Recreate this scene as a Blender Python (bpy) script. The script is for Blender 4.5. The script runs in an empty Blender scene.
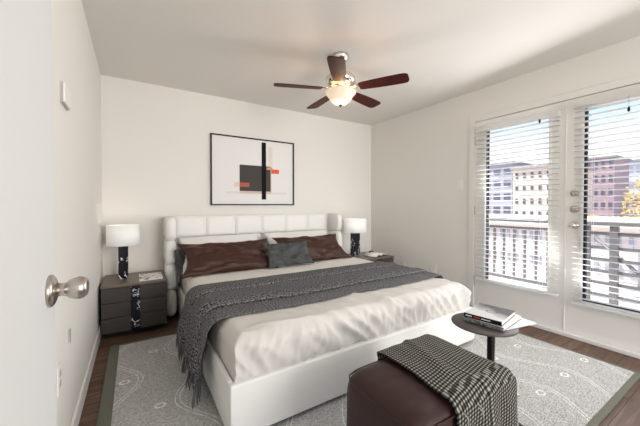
import bpy, bmesh, math, random
from mathutils import Vector, Matrix, noise
random.seed(7)
sc = bpy.context.scene
COL = sc.collection
PI = math.pi

# ---------------------------------------------------------------- camera
cam_d = bpy.data.cameras.new('camera'); cam = bpy.data.objects.new('camera', cam_d); COL.objects.link(cam)
cam_d.sensor_width = 36.0; cam_d.lens = 295.1 / 640 * 36.0; cam_d.shift_y = -3.6 / 640
cam_d.clip_start = 0.05; cam_d.clip_end = 500
_yaw = math.radians(32.12); _pit = 0.0149
_f = Vector((math.sin(_yaw) * math.cos(_pit), math.cos(_yaw) * math.cos(_pit), -math.sin(_pit)))
cam.rotation_euler = _f.to_track_quat('-Z', 'Y').to_euler()
cam.location = (0, 0, 1.159)
sc.camera = cam

# ---------------------------------------------------------------- world, sun, lights, exposure
sc.view_settings.view_transform = 'Standard'
sc.view_settings.look = 'None'
sc.view_settings.gamma = 1.0
sc.view_settings.use_curve_mapping = False
sc.view_settings.exposure = 0.39
w = bpy.data.worlds.new('sky'); sc.world = w; w.use_nodes = True
nt = w.node_tree; nt.nodes.clear()
tc = nt.nodes.new('ShaderNodeTexCoord'); sep = nt.nodes.new('ShaderNodeSeparateXYZ')
rp = nt.nodes.new('ShaderNodeValToRGB'); bg = nt.nodes.new('ShaderNodeBackground'); wo = nt.nodes.new('ShaderNodeOutputWorld')
nt.links.new(tc.outputs['Generated'], sep.inputs[0]); nt.links.new(sep.outputs['Z'], rp.inputs[0])
nt.links.new(rp.outputs[0], bg.inputs[0]); nt.links.new(bg.outputs[0], wo.inputs[0])
el = rp.color_ramp.elements
el[0].position = 0.0; el[0].color = (0.95, 0.97, 1.0, 1)
el[1].position = 1.0; el[1].color = (0.12, 0.26, 0.62, 1)
for p_, c_ in ((0.13, (0.92, 0.96, 1.0, 1)), (0.22, (0.55, 0.74, 0.98, 1)), (0.36, (0.26, 0.47, 0.9, 1))):
    e_ = el.new(p_); e_.color = c_
bg.inputs[1].default_value = 1.15

def light(name, kind, loc, energy, color=(1, 1, 1), target=None, **kw):
    d = bpy.data.lights.new(name, kind); d.energy = energy; d.color = color
    for k, v in kw.items(): setattr(d, k, v)
    o = bpy.data.objects.new(name, d); COL.objects.link(o); o.location = loc
    if target is not None:
        o.rotation_euler = (Vector(target) - Vector(loc)).to_track_quat('-Z', 'Y').to_euler()
    return o
light('sun', 'SUN', (0, 0, 10), 9.0, (1, 0.95, 0.88), target=Vector((0, 0, 10)) - Vector((-0.28, 0.5, 0.75)), angle=0.01)
# added fill lamp, out of view behind the camera
light('rear_fill', 'AREA', (2.05, -3.12, 1.45), 92, (1.0, 0.98, 0.95), target=(1.2, 3, 1.40), shape='RECTANGLE', size=2.0, size_y=1.9)
# added fill lamp inside the blinds, standing in for daylight from the glazed doors
light('door_fill', 'AREA', (3.12, 1.06, 1.3), 21, (0.97, 0.985, 1.0), target=(0, 1.6, .75), shape='RECTANGLE', size=1.5, size_y=1.7)

light('balcony_fill', 'AREA', (4.3, 1.06, 3.3), 80, (0.98, 0.99, 1.0), target=(3.2, 1.06, 1.2), shape='RECTANGLE', size=2.6, size_y=1.4)  # added lamp above the balcony, out of view, to brighten the slats

# ---------------------------------------------------------------- materials
def mat(name, color, rough=0.6, metal=0.0, bump=0.0, bscale=60.0, var=0.0, vscale=8.0, color2=None, sheen=0.0, emit=None, estr=0.0, stretch=None, coat=0.0, spec=None):
    m = bpy.data.materials.new(name); m.use_nodes = True
    n = m.node_tree; b = n.nodes['Principled BSDF']
    b.inputs['Base Color'].default_value = (*color, 1); b.inputs['Roughness'].default_value = rough; b.inputs['Metallic'].default_value = metal
    if sheen: b.inputs['Sheen Weight'].default_value = sheen
    if coat: b.inputs['Coat Weight'].default_value = coat
    if emit: b.inputs['Emission Color'].default_value = (*emit, 1); b.inputs['Emission Strength'].default_value = estr
    if spec is None and rough >= .55 and not metal: spec = .12
    if spec is not None: b.inputs['Specular IOR Level'].default_value = spec
    t = n.nodes.new('ShaderNodeTexCoord'); mp = n.nodes.new('ShaderNodeMapping'); n.links.new(t.outputs['Object'], mp.inputs[0])
    if stretch: mp.inputs['Scale'].default_value = stretch
    if var or color2:
        ns = n.nodes.new('ShaderNodeTexNoise'); ns.inputs['Scale'].default_value = vscale; ns.inputs['Detail'].default_value = 5
        n.links.new(mp.outputs[0], ns.inputs[0])
        r = n.nodes.new('ShaderNodeValToRGB'); r.color_ramp.elements[0].position = 0.3; r.color_ramp.elements[1].position = 0.7
        c2 = color2 or tuple(c * (1 - var) for c in color)
        r.color_ramp.elements[0].color = (*c2, 1); r.color_ramp.elements[1].color = (*color, 1)
        n.links.new(ns.outputs[0], r.inputs[0]); n.links.new(r.outputs[0], b.inputs['Base Color'])
    if bump:
        ns = n.nodes.new('ShaderNodeTexNoise'); ns.inputs['Scale'].default_value = bscale; ns.inputs['Detail'].default_value = 3
        n.links.new(mp.outputs[0], ns.inputs[0])
        bp = n.nodes.new('ShaderNodeBump'); bp.inputs['Strength'].default_value = bump; bp.inputs['Distance'].default_value = 0.01
        n.links.new(ns.outputs[0], bp.inputs['Height']); n.links.new(bp.outputs[0], b.inputs['Normal'])
    return m

class NB:   # tiny node builder for maths
    def __init__(s, m): s.m = m; s.t = m.node_tree
    def math(s, op, a, b=None, c=None):
        n = s.t.nodes.new('ShaderNodeMath'); n.operation = op
        for i, v in enumerate((a, b, c)):
            if v is None: continue
            if isinstance(v, (int, float)): n.inputs[i].default_value = v
            else: s.t.links.new(v, n.inputs[i])
        return n.outputs[0]
    def new(s, k): return s.t.nodes.new(k)
    def link(s, a, b): s.t.links.new(a, b)
    def mix(s, f, a, b):
        n = s.t.nodes.new('ShaderNodeMix'); n.data_type = 'RGBA'
        for i, v in ((0, f), (6, a), (7, b)):
            if isinstance(v, (int, float)): n.inputs[i].default_value = v
            elif isinstance(v, tuple): n.inputs[i].default_value = (*v, 1)
            else: s.t.links.new(v, n.inputs[i])
        return n.outputs[2]

M = {}
M['wall'] = mat('wall_paint', (0.80, 0.778, 0.735), 0.85, bump=0.05, bscale=150)
M['ceiling'] = mat('ceiling_paint', (0.80, 0.77, 0.73), 0.9, bump=0.08, bscale=120)
M['trim'] = mat('trim_paint', (0.84, 0.825, 0.80), 0.45)
M['doorpaint'] = mat('door_paint', (0.70, 0.70, 0.695), 0.6, spec=.3)
M['frdoor'] = mat('glazed_door_paint', (0.84, 0.825, 0.79), 0.45)
M['slat'] = mat('blind_slat', (0.9, 0.89, 0.87), 0.45)
_sn = M['slat'].node_tree; _tr = _sn.nodes.new('ShaderNodeBsdfTranslucent'); _tr.inputs[0].default_value = (.9, .9, .88, 1); _mx = _sn.nodes.new('ShaderNodeMixShader'); _mx.inputs[0].default_value = .5
_sn.links.new(_sn.nodes['Principled BSDF'].outputs[0], _mx.inputs[1]); _sn.links.new(_tr.outputs[0], _mx.inputs[2]); _sn.links.new(_mx.outputs[0], _sn.nodes['Material Output'].inputs[0])
M['nickel'] = mat('brushed_nickel', (0.50, 0.46, 0.42), 0.28, 1.0)
M['chrome'] = mat('polished_chrome', (0.75, 0.73, 0.70), 0.12, 1.0)
M['black'] = mat('black_metal', (0.010, 0.010, 0.011), 0.4, spec=.2)
M['jamb_shade'] = mat('painted_jamb_shade', (0.03, 0.03, 0.035), 0.6)
M['leather_white'] = mat('white_leather', (0.82, 0.81, 0.78), 0.42, bump=0.06, bscale=220)
M['sheet'] = mat('cream_cotton', (0.64, 0.615, 0.58), 0.95, bump=0.15, bscale=30)
M['sheet_turn'] = mat('pale_turndown', (0.74, 0.71, 0.66), 0.9, bump=0.2, bscale=12)
M['pillow_white'] = mat('white_pillow_cotton', (0.84, 0.83, 0.81), 0.9, bump=0.2, bscale=10)
M['satin'] = mat('brown_satin', (0.050, 0.018, 0.012), 0.45, bump=0.15, bscale=14, spec=.3)
M['greyvelvet'] = mat('grey_velvet', (0.10, 0.105, 0.105), 0.7, bump=0.5, bscale=25, color2=(0.045, 0.048, 0.048), vscale=14)
M['greydark'] = mat('dark_grey_cushion', (0.08, 0.083, 0.085), 0.8, bump=0.3, bscale=40)
M['leather_brown'] = mat('brown_leather', (0.040, 0.019, 0.017), 0.45, spec=.25, bump=0.12, bscale=30)
M['ns_body'] = mat('taupe_lacquer', (0.062, 0.052, 0.048), 0.45, spec=.3, var=0.12, vscale=20, stretch=(1, 1, 12))
M['ns_top'] = mat('walnut_taupe_top', (0.15, 0.112, 0.088), 0.35, var=0.2, vscale=18, stretch=(1, 10, 1))
M['shade'] = mat('white_linen_shade', (0.88, 0.87, 0.85), 0.9, emit=(1, 0.97, 0.93), estr=0.10)
M['paper'] = mat('paper_edge', (0.80, 0.78, 0.74), 0.8)
M['plate'] = mat('white_plastic', (0.82, 0.80, 0.77), 0.4)
M['sockets'] = mat('grey_socket', (0.45, 0.44, 0.42), 0.5)
M['fan_blade'] = mat('mahogany_blade', (0.080, 0.014, 0.009), 0.5, spec=.12, color2=(0.035, 0.008, 0.006), vscale=10, stretch=(1.5, 14, 14))
M['bowl'] = mat('alabaster_glass', (0.62, 0.52, 0.42), 0.4, emit=(1.0, 0.78, 0.55), estr=0.34)
M['finial'] = mat('bronze_finial', (0.12, 0.07, 0.04), 0.3, 0.8)
M['pouf_check'] = None
M['table_top'] = mat('dark_taupe_table', (0.085, 0.070, 0.066), 0.4, spec=.3)
M['rail'] = mat('grey_painted_rail', (0.11, 0.105, 0.108), 0.5)
M['deck'] = mat('pale_concrete_deck', (0.74, 0.68, 0.63), 0.9, var=0.15, vscale=3)
M['ground'] = mat('pale_paving', (0.6, 0.54, 0.50), 0.95, var=0.2, vscale=0.3)

# marble: navy black with white veins
def marble():
    m = mat('navy_marble', (0.004, 0.0045, 0.014), 0.15); b = NB(m); P = m.node_tree.nodes['Principled BSDF']
    t = b.new('ShaderNodeTexCoord'); ns = b.new('ShaderNodeTexNoise'); ns.inputs['Scale'].default_value = 9; ns.inputs['Detail'].default_value = 3
    ns.inputs['Distortion'].default_value = 1.2
    b.link(t.outputs['Object'], ns.inputs[0])
    v = b.math('ABSOLUTE', b.math('SUBTRACT', ns.outputs[0], 0.5)); v = b.math('LESS_THAN', v, 0.014)
    n2 = b.new('ShaderNodeTexNoise'); n2.inputs['Scale'].default_value = 5; b.link(t.outputs['Object'], n2.inputs[0])
    v = b.math('MULTIPLY', v, b.math('GREATER_THAN', n2.outputs[0], 0.46))
    b.link(b.mix(v, (0.004, 0.0045, 0.014), (0.75, 0.75, 0.78)), P.inputs['Base Color'])
    return m
M['marble'] = marble()

# wood floor, planks along x
def woodfloor():
    m = mat('dark_wood_planks', (0.1, 0.06, 0.04), 0.32); b = NB(m); P = m.node_tree.nodes['Principled BSDF']
    t = b.new('ShaderNodeTexCoord')
    br = b.new('ShaderNodeTexBrick'); br.offset = 0.37
    for k, v in (('Scale', 1.0), ('Mortar Size', 0.0015), ('Brick Width', 1.25), ('Row Height', 0.165), ('Bias', 0.0)): br.inputs[k].default_value = v
    br.inputs['Color1'].default_value = (0.0, 0, 0, 1); br.inputs['Color2'].default_value = (1, 1, 1, 1); br.inputs['Mortar'].default_value = (0.5, .5, .5, 1)
    b.link(t.outputs['Object'], br.inputs[0])
    mp = b.new('ShaderNodeMapping'); mp.inputs['Scale'].default_value = (1.2, 13, 1); b.link(t.outputs['Object'], mp.inputs[0])
    ad = b.new('ShaderNodeVectorMath'); ad.operation = 'ADD'; b.link(mp.outputs[0], ad.inputs[0])
    sc_ = b.new('ShaderNodeVectorMath'); sc_.operation = 'SCALE'; sc_.inputs['Scale'].default_value = 7.0; b.link(br.outputs['Color'], sc_.inputs[0]); b.link(sc_.outputs[0], ad.inputs[1])
    ns = b.new('ShaderNodeTexNoise'); ns.inputs['Scale'].default_value = 2.2; ns.inputs['Detail'].default_value = 8; ns.inputs['Roughness'].default_value = .65; ns.inputs['Distortion'].default_value = .6
    b.link(ad.outputs[0], ns.inputs[0])
    r = b.new('ShaderNodeValToRGB'); e = r.color_ramp.elements
    e[0].position = .3; e[0].color = (0.055, 0.030, 0.020, 1); e[1].position = .72; e[1].color = (0.25, 0.155, 0.10, 1)
    x = e.new(.5); x.color = (0.125, 0.072, 0.047, 1)
    b.link(ns.outputs[0], r.inputs[0])
    c = b.mix(b.math('MULTIPLY', br.outputs['Color'], 0.35), r.outputs[0], (0.12, 0.085, 0.07))
    c = b.mix(br.outputs['Fac'], c, (0.015, 0.01, 0.008))
    b.link(c, P.inputs['Base Color'])
    P.inputs['Roughness'].default_value = 0.42; P.inputs['Specular IOR Level'].default_value = 0.16
    return m
M['floor'] = woodfloor()

# rug: grey loop pile with white rings and double wavy stitched lines
def rugmat():
    m = mat('grey_patterned_rug', (0.4, 0.4, 0.39), 0.95); b = NB(m); P = m.node_tree.nodes['Principled BSDF']
    t = b.new('ShaderNodeTexCoord'); s = b.new('ShaderNodeSeparateXYZ'); b.link(t.outputs['Object'], s.inputs[0])
    X, Y = s.outputs[0], s.outputs[1]
    LX, LY = 0.36, 0.37
    u = b.math('DIVIDE', X, LX); v = b.math('DIVIDE', Y, LY)
    row = b.math('FLOOR', v); odd = b.math('MULTIPLY', b.math('MODULO', b.math('ABSOLUTE', row), 2.0), 0.5)
    fu = b.math('SUBTRACT', b.math('FRACT', b.math('ADD', b.math('ADD', u, odd), 20.0)), 0.5); fv = b.math('SUBTRACT', b.math('FRACT', b.math('ADD', v, 20.0)), 0.5)
    dx = b.math('MULTIPLY', fu, LX); dy = b.math('MULTIPLY', fv, LY)
    d = b.math('SQRT', b.math('ADD', b.math('MULTIPLY', dx, dx), b.math('MULTIPLY', dy, b.math('MULTIPLY', dy, 1.8))))
    ring = b.math('LESS_THAN', b.math('ABSOLUTE', b.math('SUBTRACT', d, 0.026)), 0.006)
    # wavy double lines through the nodes, in both diagonals
    def wave(A, Bc, sgn):
        ph = b.math('MULTIPLY', v, PI)
        c = b.math('MULTIPLY', b.math('SINE', ph), sgn * 0.25)
        q = b.math('SUBTRACT', b.math('FRACT', b.math('ADD', b.math('ADD', u, c), 20.5)), 0.5)
        a = b.math('ABSOLUTE', b.math('MULTIPLY', q, LX))
        return b.math('LESS_THAN', b.math('ABSOLUTE', b.math('SUBTRACT', a, 0.013)), 0.0028)
    l1 = wave(u, v, 1.0)
    # long faint arcs radiating between nodes
    ang = b.math('ARCTAN2', dy, dx)
    arcs = b.math('LESS_THAN', b.math('ABSOLUTE', b.math('SINE', b.math('ADD', b.math('MULTIPLY', ang, 4.0), b.math('MULTIPLY', d, 22.0)))), 0.07)
    arcs = b.math('MULTIPLY', arcs, b.math('LESS_THAN', d, 0.20)); arcs = b.math('MULTIPLY', arcs, b.math('GREATER_THAN', d, 0.03))
    ns0 = b.new('ShaderNodeTexNoise'); ns0.inputs['Scale'].default_value = 60; b.link(t.outputs['Object'], ns0.inputs[0])
    arcs = b.math('MULTIPLY', arcs, 0.22)
    pat = b.math('MAXIMUM', b.math('MAXIMUM', b.math('MULTIPLY', ring, 1.0), b.math('MULTIPLY', l1, 0.8)), arcs)
    pat = b.math('MULTIPLY', pat, b.math('MULTIPLY_ADD', ns0.outputs[0], 2.4, -0.35))
    mp = b.new('ShaderNodeMapping'); mp.inputs['Scale'].default_value = (1, 3, 1); b.link(t.outputs['Object'], mp.inputs[0])
    ns = b.new('ShaderNodeTexNoise'); ns.inputs['Scale'].default_value = 110; ns.inputs['Detail'].default_value = 3; b.link(mp.outputs[0], ns.inputs[0])
    n3 = b.new('ShaderNodeTexNoise'); n3.inputs['Scale'].default_value = 5; b.link(t.outputs['Object'], n3.inputs[0])
    ns.inputs['Scale'].default_value = 75
    base = b.mix(b.math('MULTIPLY_ADD', ns.outputs[0], 3.0, -1.0), (0.25, 0.245, 0.235), (0.66, 0.655, 0.64))
    base = b.mix(b.math('MULTIPLY', n3.outputs[0], 0.25), base, (0.33, 0.31, 0.29))
    c = b.mix(pat, base, (0.86, 0.85, 0.83))
    b.link(c, P.inputs['Base Color'])
    bp = b.new('ShaderNodeBump'); bp.inputs['Strength'].default_value = .6; bp.inputs['Distance'].default_value = .006
    b.link(ns.outputs[0], bp.inputs['Height']); b.link(bp.outputs[0], P.inputs['Normal'])
    return m
M['rug'] = rugmat()
M['rug_border'] = mat('olive_grey_border', (0.165, 0.165, 0.135), 0.95, bump=0.4, bscale=300)

def knit():
    m = mat('charcoal_knit', (0.06, 0.06, 0.062), 0.95, spec=.05); b = NB(m); P = m.node_tree.nodes['Principled BSDF']
    t = b.new('ShaderNodeTexCoord'); mp = b.new('ShaderNodeMapping'); mp.inputs['Scale'].default_value = (60, 130, 1); b.link(t.outputs['UV'], mp.inputs[0])
    ns = b.new('ShaderNodeTexNoise'); ns.inputs['Scale'].default_value = 1.3; ns.inputs['Detail'].default_value = 2; b.link(mp.outputs[0], ns.inputs[0])
    r = b.new('ShaderNodeValToRGB'); e = r.color_ramp.elements; e[0].position = .38; e[0].color = (0.014, 0.014, 0.015, 1); e[1].position = .64; e[1].color = (0.27, 0.27, 0.275, 1)
    b.link(ns.outputs[0], r.inputs[0]); b.link(r.outputs[0], P.inputs['Base Color'])
    bp = b.new('ShaderNodeBump'); bp.inputs['Strength'].default_value = .35; bp.inputs['Distance'].default_value = .006
    b.link(ns.outputs[0], bp.inputs['Height']); b.link(bp.outputs[0], P.inputs['Normal'])
    return m
M['knit'] = knit()

def check():
    m = mat('black_beige_check', (0.1, 0.1, 0.1), 0.95); b = NB(m); P = m.node_tree.nodes['Principled BSDF']
    t = b.new('ShaderNodeTexCoord'); s = b.new('ShaderNodeSeparateXYZ'); b.link(t.outputs['UV'], s.inputs[0])
    k = 2 * PI / 0.0165
    a = b.math('GREATER_THAN', b.math('SINE', b.math('MULTIPLY', s.outputs[0], k)), -0.1)
    c = b.math('GREATER_THAN', b.math('SINE', b.math('MULTIPLY', s.outputs[1], k)), -0.1)
    f = b.math('MULTIPLY_ADD', a, 0.5, b.math('MULTIPLY', c, 0.5))
    r = b.new('ShaderNodeValToRGB'); e = r.color_ramp.elements; r.color_ramp.interpolation = 'LINEAR'
    e[0].position = 0; e[0].color = (0.36, 0.34, 0.30, 1); e[1].position = 1; e[1].color = (0.008, 0.008, 0.008, 1)
    x = e.new(.5); x.color = (0.075, 0.072, 0.066, 1)
    b.link(f, r.inputs[0]); b.link(r.outputs[0], P.inputs['Base Color'])
    ns = b.new('ShaderNodeTexNoise'); ns.inputs['Scale'].default_value = 300; b.link(t.outputs['Object'], ns.inputs[0])
    bp = b.new('ShaderNodeBump'); bp.inputs['Strength'].default_value = .5; bp.inputs['Distance'].default_value = .004
    b.link(ns.outputs[0], bp.inputs['Height']); b.link(bp.outputs[0], P.inputs['Normal'])
    return m
M['check'] = check()

def glassmat():
    m = bpy.data.materials.new('window_glass'); m.use_nodes = True; n = m.node_tree; n.nodes.clear()
    o = n.nodes.new('ShaderNodeOutputMaterial'); mx = n.nodes.new('ShaderNodeMixShader'); tr = n.nodes.new('ShaderNodeBsdfTransparent'); gl = n.nodes.new('ShaderNodeBsdfGlossy')
    gl.inputs['Roughness'].default_value = 0.02; mx.inputs[0].default_value = 0.05
    n.links.new(tr.outputs[0], mx.inputs[1]); n.links.new(gl.outputs[0], mx.inputs[2]); n.links.new(mx.outputs[0], o.inputs[0])
    return m
M['glass'] = glassmat()

# ---------------------------------------------------------------- mesh helpers
def finish(name, bm, m, parent=None, smooth=False, loc=None):
    me = bpy.data.meshes.new(name); bm.normal_update(); bm.to_mesh(me); bm.free()
    ms = m if isinstance(m, (list, tuple)) else [m]
    for q in ms: me.materials.append(q)
    if smooth:
        for p in me.polygons: p.use_smooth = True
    o = bpy.data.objects.new(name, me); COL.objects.link(o)
    if parent: o.parent = parent
    if loc: o.location = loc
    return o
def tag(o, label, cat, group=None):
    o['label'] = label; o['category'] = cat
    if group: o['group'] = group
    return o
def thing(name, label, cat, loc=(0, 0, 0), rz=0, group=None):
    o = bpy.data.objects.new(name, None); COL.objects.link(o); o.location = loc; o.rotation_euler = (0, 0, rz); o.empty_display_size = 0.1
    return tag(o, label, cat, group)
def struct(o): o['kind'] = 'structure'; return o
def box(bm, x0, x1, y0, y1, z0, z1, bevel=0.0, seg=2, mi=0):
    t = bmesh.new()
    vs = [t.verts.new((x, y, z)) for x in (x0, x1) for y in (y0, y1) for z in (z0, z1)]
    for f in ((0, 1, 3, 2), (4, 6, 7, 5), (0, 4, 5, 1), (2, 3, 7, 6), (0, 2, 6, 4), (1, 5, 7, 3)): t.faces.new([vs[i] for i in f])
    bmesh.ops.recalc_face_normals(t, faces=t.faces)
    if bevel: bmesh.ops.bevel(t, geom=t.edges[:], offset=bevel, segments=seg, affect='EDGES', profile=0.5)
    merge(bm, t, mi=mi)
def merge(bm, t, mat4=None, mi=0):
    vm = {}
    for v in t.verts: vm[v] = bm.verts.new(mat4 @ v.co if mat4 else v.co)
    for f in t.faces:
        try: nf = bm.faces.new([vm[v] for v in f.verts]); nf.material_index = mi; nf.smooth = f.smooth
        except ValueError: pass
    t.free()
def bx(name, dims, m, parent=None, bevel=0.0, seg=2, smooth=False):
    bm = bmesh.new(); box(bm, *dims, bevel=bevel, seg=seg); return finish(name, bm, m, parent, smooth)
def lathe(bm, prof, seg=32, c=(0, 0, 0), axis='z', sx=1, sy=1):
    rings = []
    for r, h in prof:
        ring = []
        for i in range(seg):
            a = 2 * PI * i / seg; p = (r * math.cos(a) * sx, r * math.sin(a) * sy, h)
            if axis == 'x': p = (h, p[0], p[1])
            elif axis == 'y': p = (p[0], h, p[1])
            ring.append(bm.verts.new((p[0] + c[0], p[1] + c[1], p[2] + c[2])))
        rings.append(ring)
    for a, b in zip(rings, rings[1:]):
        for i in range(seg):
            f = bm.faces.new((a[i], a[(i + 1) % seg], b[(i + 1) % seg], b[i])); f.smooth = True
    for r in (rings[0], rings[-1]):
        try: bm.faces.new(r)
        except ValueError: pass
    bmesh.ops.recalc_face_normals(bm, faces=bm.faces)
def lathe2(bm, prof, seg=32):      # open at the top
    lathe(bm, prof, seg); bmesh.ops.delete(bm, geom=[f for f in bm.faces if len(f.verts) == seg], context='FACES_ONLY')
def tube(bm, pts, r, seg=8):
    rings = []; n = len(pts); pts = [Vector(p) for p in pts]
    for i, p in enumerate(pts):
        d = (pts[min(i + 1, n - 1)] - pts[max(i - 1, 0)]).normalized()
        a = d.orthogonal().normalized() if i == 0 else (rings_a - d * rings_a.dot(d)).normalized()
        rings_a = a; b = d.cross(a); rr = r[i] if isinstance(r, (list, tuple)) else r
        rings.append([bm.verts.new(p + (a * math.cos(2 * PI * k / seg) + b * math.sin(2 * PI * k / seg)) * rr) for k in range(seg)])
    for a, b in zip(rings, rings[1:]):
        for k in range(seg):
            f = bm.faces.new((a[k], a[(k + 1) % seg], b[(k + 1) % seg], b[k])); f.smooth = True
    bm.faces.new(rings[0][::-1]); bm.faces.new(rings[-1])
def surf(name, fn, nu, nv, m, parent=None, thick=0.0, uvs=(1, 1), closed_uv=None, offset=-1):
    bm = bmesh.new(); uv = bm.loops.layers.uv.new('UVMap')
    g = [[bm.verts.new(fn(i / nu, j / nv)) for j in range(nv + 1)] for i in range(nu + 1)]
    for i in range(nu):
        for j in range(nv):
            f = bm.faces.new((g[i][j], g[i + 1][j], g[i + 1][j + 1], g[i][j + 1])); f.smooth = True
            for l, (a, b) in zip(f.loops, ((i, j), (i + 1, j), (i + 1, j + 1), (i, j + 1))): l[uv].uv = (a / nu * uvs[0], b / nv * uvs[1])
    o = finish(name, bm, m, parent, True)
    if thick:
        s = o.modifiers.new('solid', 'SOLIDIFY'); s.thickness = thick; s.offset = offset
    return o
def nz(x, y, z=0.0): return noise.noise(Vector((x, y, z)))
def smooth01(t): t = max(0, min(1, t)); return t * t * (3 - 2 * t)

# ================================================================= SETTING
XL, XR, YB, YF, H = -0.273, 3.247, 3.615, -3.2, 2.44
DY0, DY1, DTOP = 0.245, 1.893, 2.086      # glazed doors opening
struct(bx('floor', (XL - .1, XR + .14, YF - .1, YB + .1, -.12, 0), M['floor']))
struct(bx('ceiling', (XL - .1, XR + .14, YF - .1, YB + .1, H, H + .15), M['ceiling']))
struct(bx('wall_back', (XL - .1, XR + .14, YB, YB + .1, 0, H), M['wall']))
bm = bmesh.new()                                                     # left wall with the doorway behind the camera
box(bm, XL - .1, XL, .16, YB, 0, H); box(bm, XL - .1, XL, YF, -.66, 0, H); box(bm, XL - .1, XL, -.66, .16, 2.06, H)
struct(finish('wall_left', bm, M['wall']))
bm = bmesh.new()
box(bm, XR, XR + .14, DY1, YB, 0, H); box(bm, XR, XR + .14, YF, DY0, 0, H); box(bm, XR, XR + .14, DY0, DY1, DTOP, H)
struct(finish('wall_right', bm, M['wall']))
bm = bmesh.new()                                                     # rear wall with a wide opening added for the fill lamp
box(bm, XL, 0.15, YF - .1, YF, 0, H); box(bm, 3.05, XR, YF - .1, YF, 0, H); box(bm, .15, 3.05, YF - .1, YF, 0, .45); box(bm, .15, 3.05, YF - .1, YF, 2.35, H)
struct(finish('wall_rear', bm, M['wall']))
bb = lambda n, d: struct(bx(n, d, M['trim'], bevel=.004))
bb('baseboard_left', (XL, XL + .014, .25, YB, 0, .10)); bb('baseboard_back', (XL + .014, XR, YB - .014, YB, 0, .10)); bb('baseboard_right', (XR - .014, XR, DY1 + .07, YB - .014, 0, .10))
bm = bmesh.new()                                                     # casing round the glazed doors
box(bm, XR - .012, XR, DY1, DY1 + .062, 0, DTOP + .062, .003); box(bm, XR - .012, XR, DY0 - .062, DY0, 0, DTOP + .062, .003); box(bm, XR - .012, XR, DY0, DY1, DTOP, DTOP + .062, .003)
struct(finish('trim_1', bm, M['wall']))
struct(bx('trim_2', (XR - .045, XR + .13, DY0, DY1, 0, .034), M['trim'], bevel=.004))
bm = bmesh.new()                                                     # casing of the doorway behind
box(bm, XL, XL + .012, .16, .205, 0, 2.1); box(bm, XL, XL + .012, -.72, -.66, 0, 2.1); box(bm, XL, XL + .012, -.66, .16, 2.06, 2.12)
struct(finish('trim_3', bm, M['trim']))

# open door folded back along the left wall
DX = -0.172
d1 = bpy.data.objects.new('door_1', None); COL.objects.link(d1); d1.location = (DX - .0175, .215, 0); struct(d1)
bx('door_panel', (-.0175, .0175, 0, .77, .012, 2.03), M['doorpaint'], d1, bevel=.0015, seg=1)
kb = (0.0175, .708, .957)
bm = bmesh.new(); lathe(bm, [(.0365, 0), (.0375, .003), (.0365, .007), (.031, .011), (.018, .015)], 40, kb, 'x'); finish('knob_rose', bm, M['nickel'], d1, True)
bm = bmesh.new(); lathe(bm, [(.016, .010), (.015, .026), (.0165, .032), (.0225, .038), (.0265, .050), (.0272, .057), (.0255, .065), (.020, .071), (.014, .0735), (.0135, .0725), (.001, .0725)], 40, kb, 'x'); finish('door_knob', bm, M['nickel'], d1, True)
bx('latch_plate', (-.012, .012, .7695, .7715, .93, .985), M['nickel'], d1)
for z in (.25, 1.05, 1.85):
    bm = bmesh.new(); lathe(bm, [(.006, -.045), (.006, .045)], 10, (-.024, -.004, z)); finish('hinge', bm, M['nickel'], d1)

# glazed doors
def glazed_door(name, y0, y1, knobs):
    """y0 < y1; leaf between them; glass inset"""
    r = bpy.data.objects.new(name, None); COL.objects.link(r); r.location = (XR + .022, (y0 + y1) / 2, .036); struct(r)
    hw = (y1 - y0) / 2 - .002; gy = hw - .123; z0, z1 = .30, 1.945; zt = DTOP - .036 - .004
    bm = bmesh.new(); t = .02
    box(bm, -t, t, -hw, -gy, 0, zt); box(bm, -t, t, gy, hw, 0, zt); box(bm, -t, t, -gy, gy, 0, z0); box(bm, -t, t, -gy, gy, z1, zt)
    finish('door_frame', bm, M['frdoor'], r)
    bm = bmesh.new(); e = .022                                    # raised moulding round the glass
    box(bm, -t - .008, -t + .002, -gy - e, -gy, z0 - e, z1 + e, .003); box(bm, -t - .008, -t + .002, gy, gy + e, z0 - e, z1 + e, .003)
    box(bm, -t - .008, -t + .002, -gy, gy, z0 - e, z0, .003); box(bm, -t - .008, -t + .002, -gy, gy, z1, z1 + e, .003)
    finish('glass_moulding', bm, M['frdoor'], r)
    bm = bmesh.new(); g = .016  # dark strips by the glass: shade of the jamb reveal put in as colour
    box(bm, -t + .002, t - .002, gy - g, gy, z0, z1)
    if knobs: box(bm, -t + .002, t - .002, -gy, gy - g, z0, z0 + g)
    finish('jamb_shade', bm, M['jamb_shade'], r)
    bx('pane', (-.003, .003, -gy, gy - g, z0 + (g if knobs else 0), z1), M['glass'], r)
    if knobs:
        for z in (1.262, 1.122):
            bm = bmesh.new(); lathe(bm, [(.030, 0), (.030, -.008), (.026, -.014), (.020, -.016), (.001, -.017)], 28, (-t, hw - .062, z - .036), 'x'); dd = finish('deadbolt', bm, M['nickel'], r, True)
            bx('thumb_turn', (-t - .034, -t - .015, hw - .066, hw - .058, z - .036 - .014, z - .036 + .014), M['nickel'], dd, bevel=.002)
        bm = bmesh.new(); lathe(bm, [(.032, 0), (.032, -.006), (.024, -.011), (.012, -.014), (.012, -.032), (.022, -.040), (.027, -.050), (.025, -.060), (.016, -.067), (.001, -.068)], 32, (-t, hw - .062, .982 - .036), 'x'); finish('door_knob', bm, M['chrome'], r, True)
        bx('astragal', (-t - .006, -t, hw - .002, hw + .006, 0, zt), M['frdoor'], r)
    else:
        for z in (.27, 1.06, 1.84):
            bx('hinge', (-t - .010, -t + .004, hw - .004, hw + .012, z - .05, z + .05), M['nickel'], r, bevel=.003)
    return r
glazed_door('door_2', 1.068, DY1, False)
glazed_door('door_3', DY0, 1.064, True)

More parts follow.
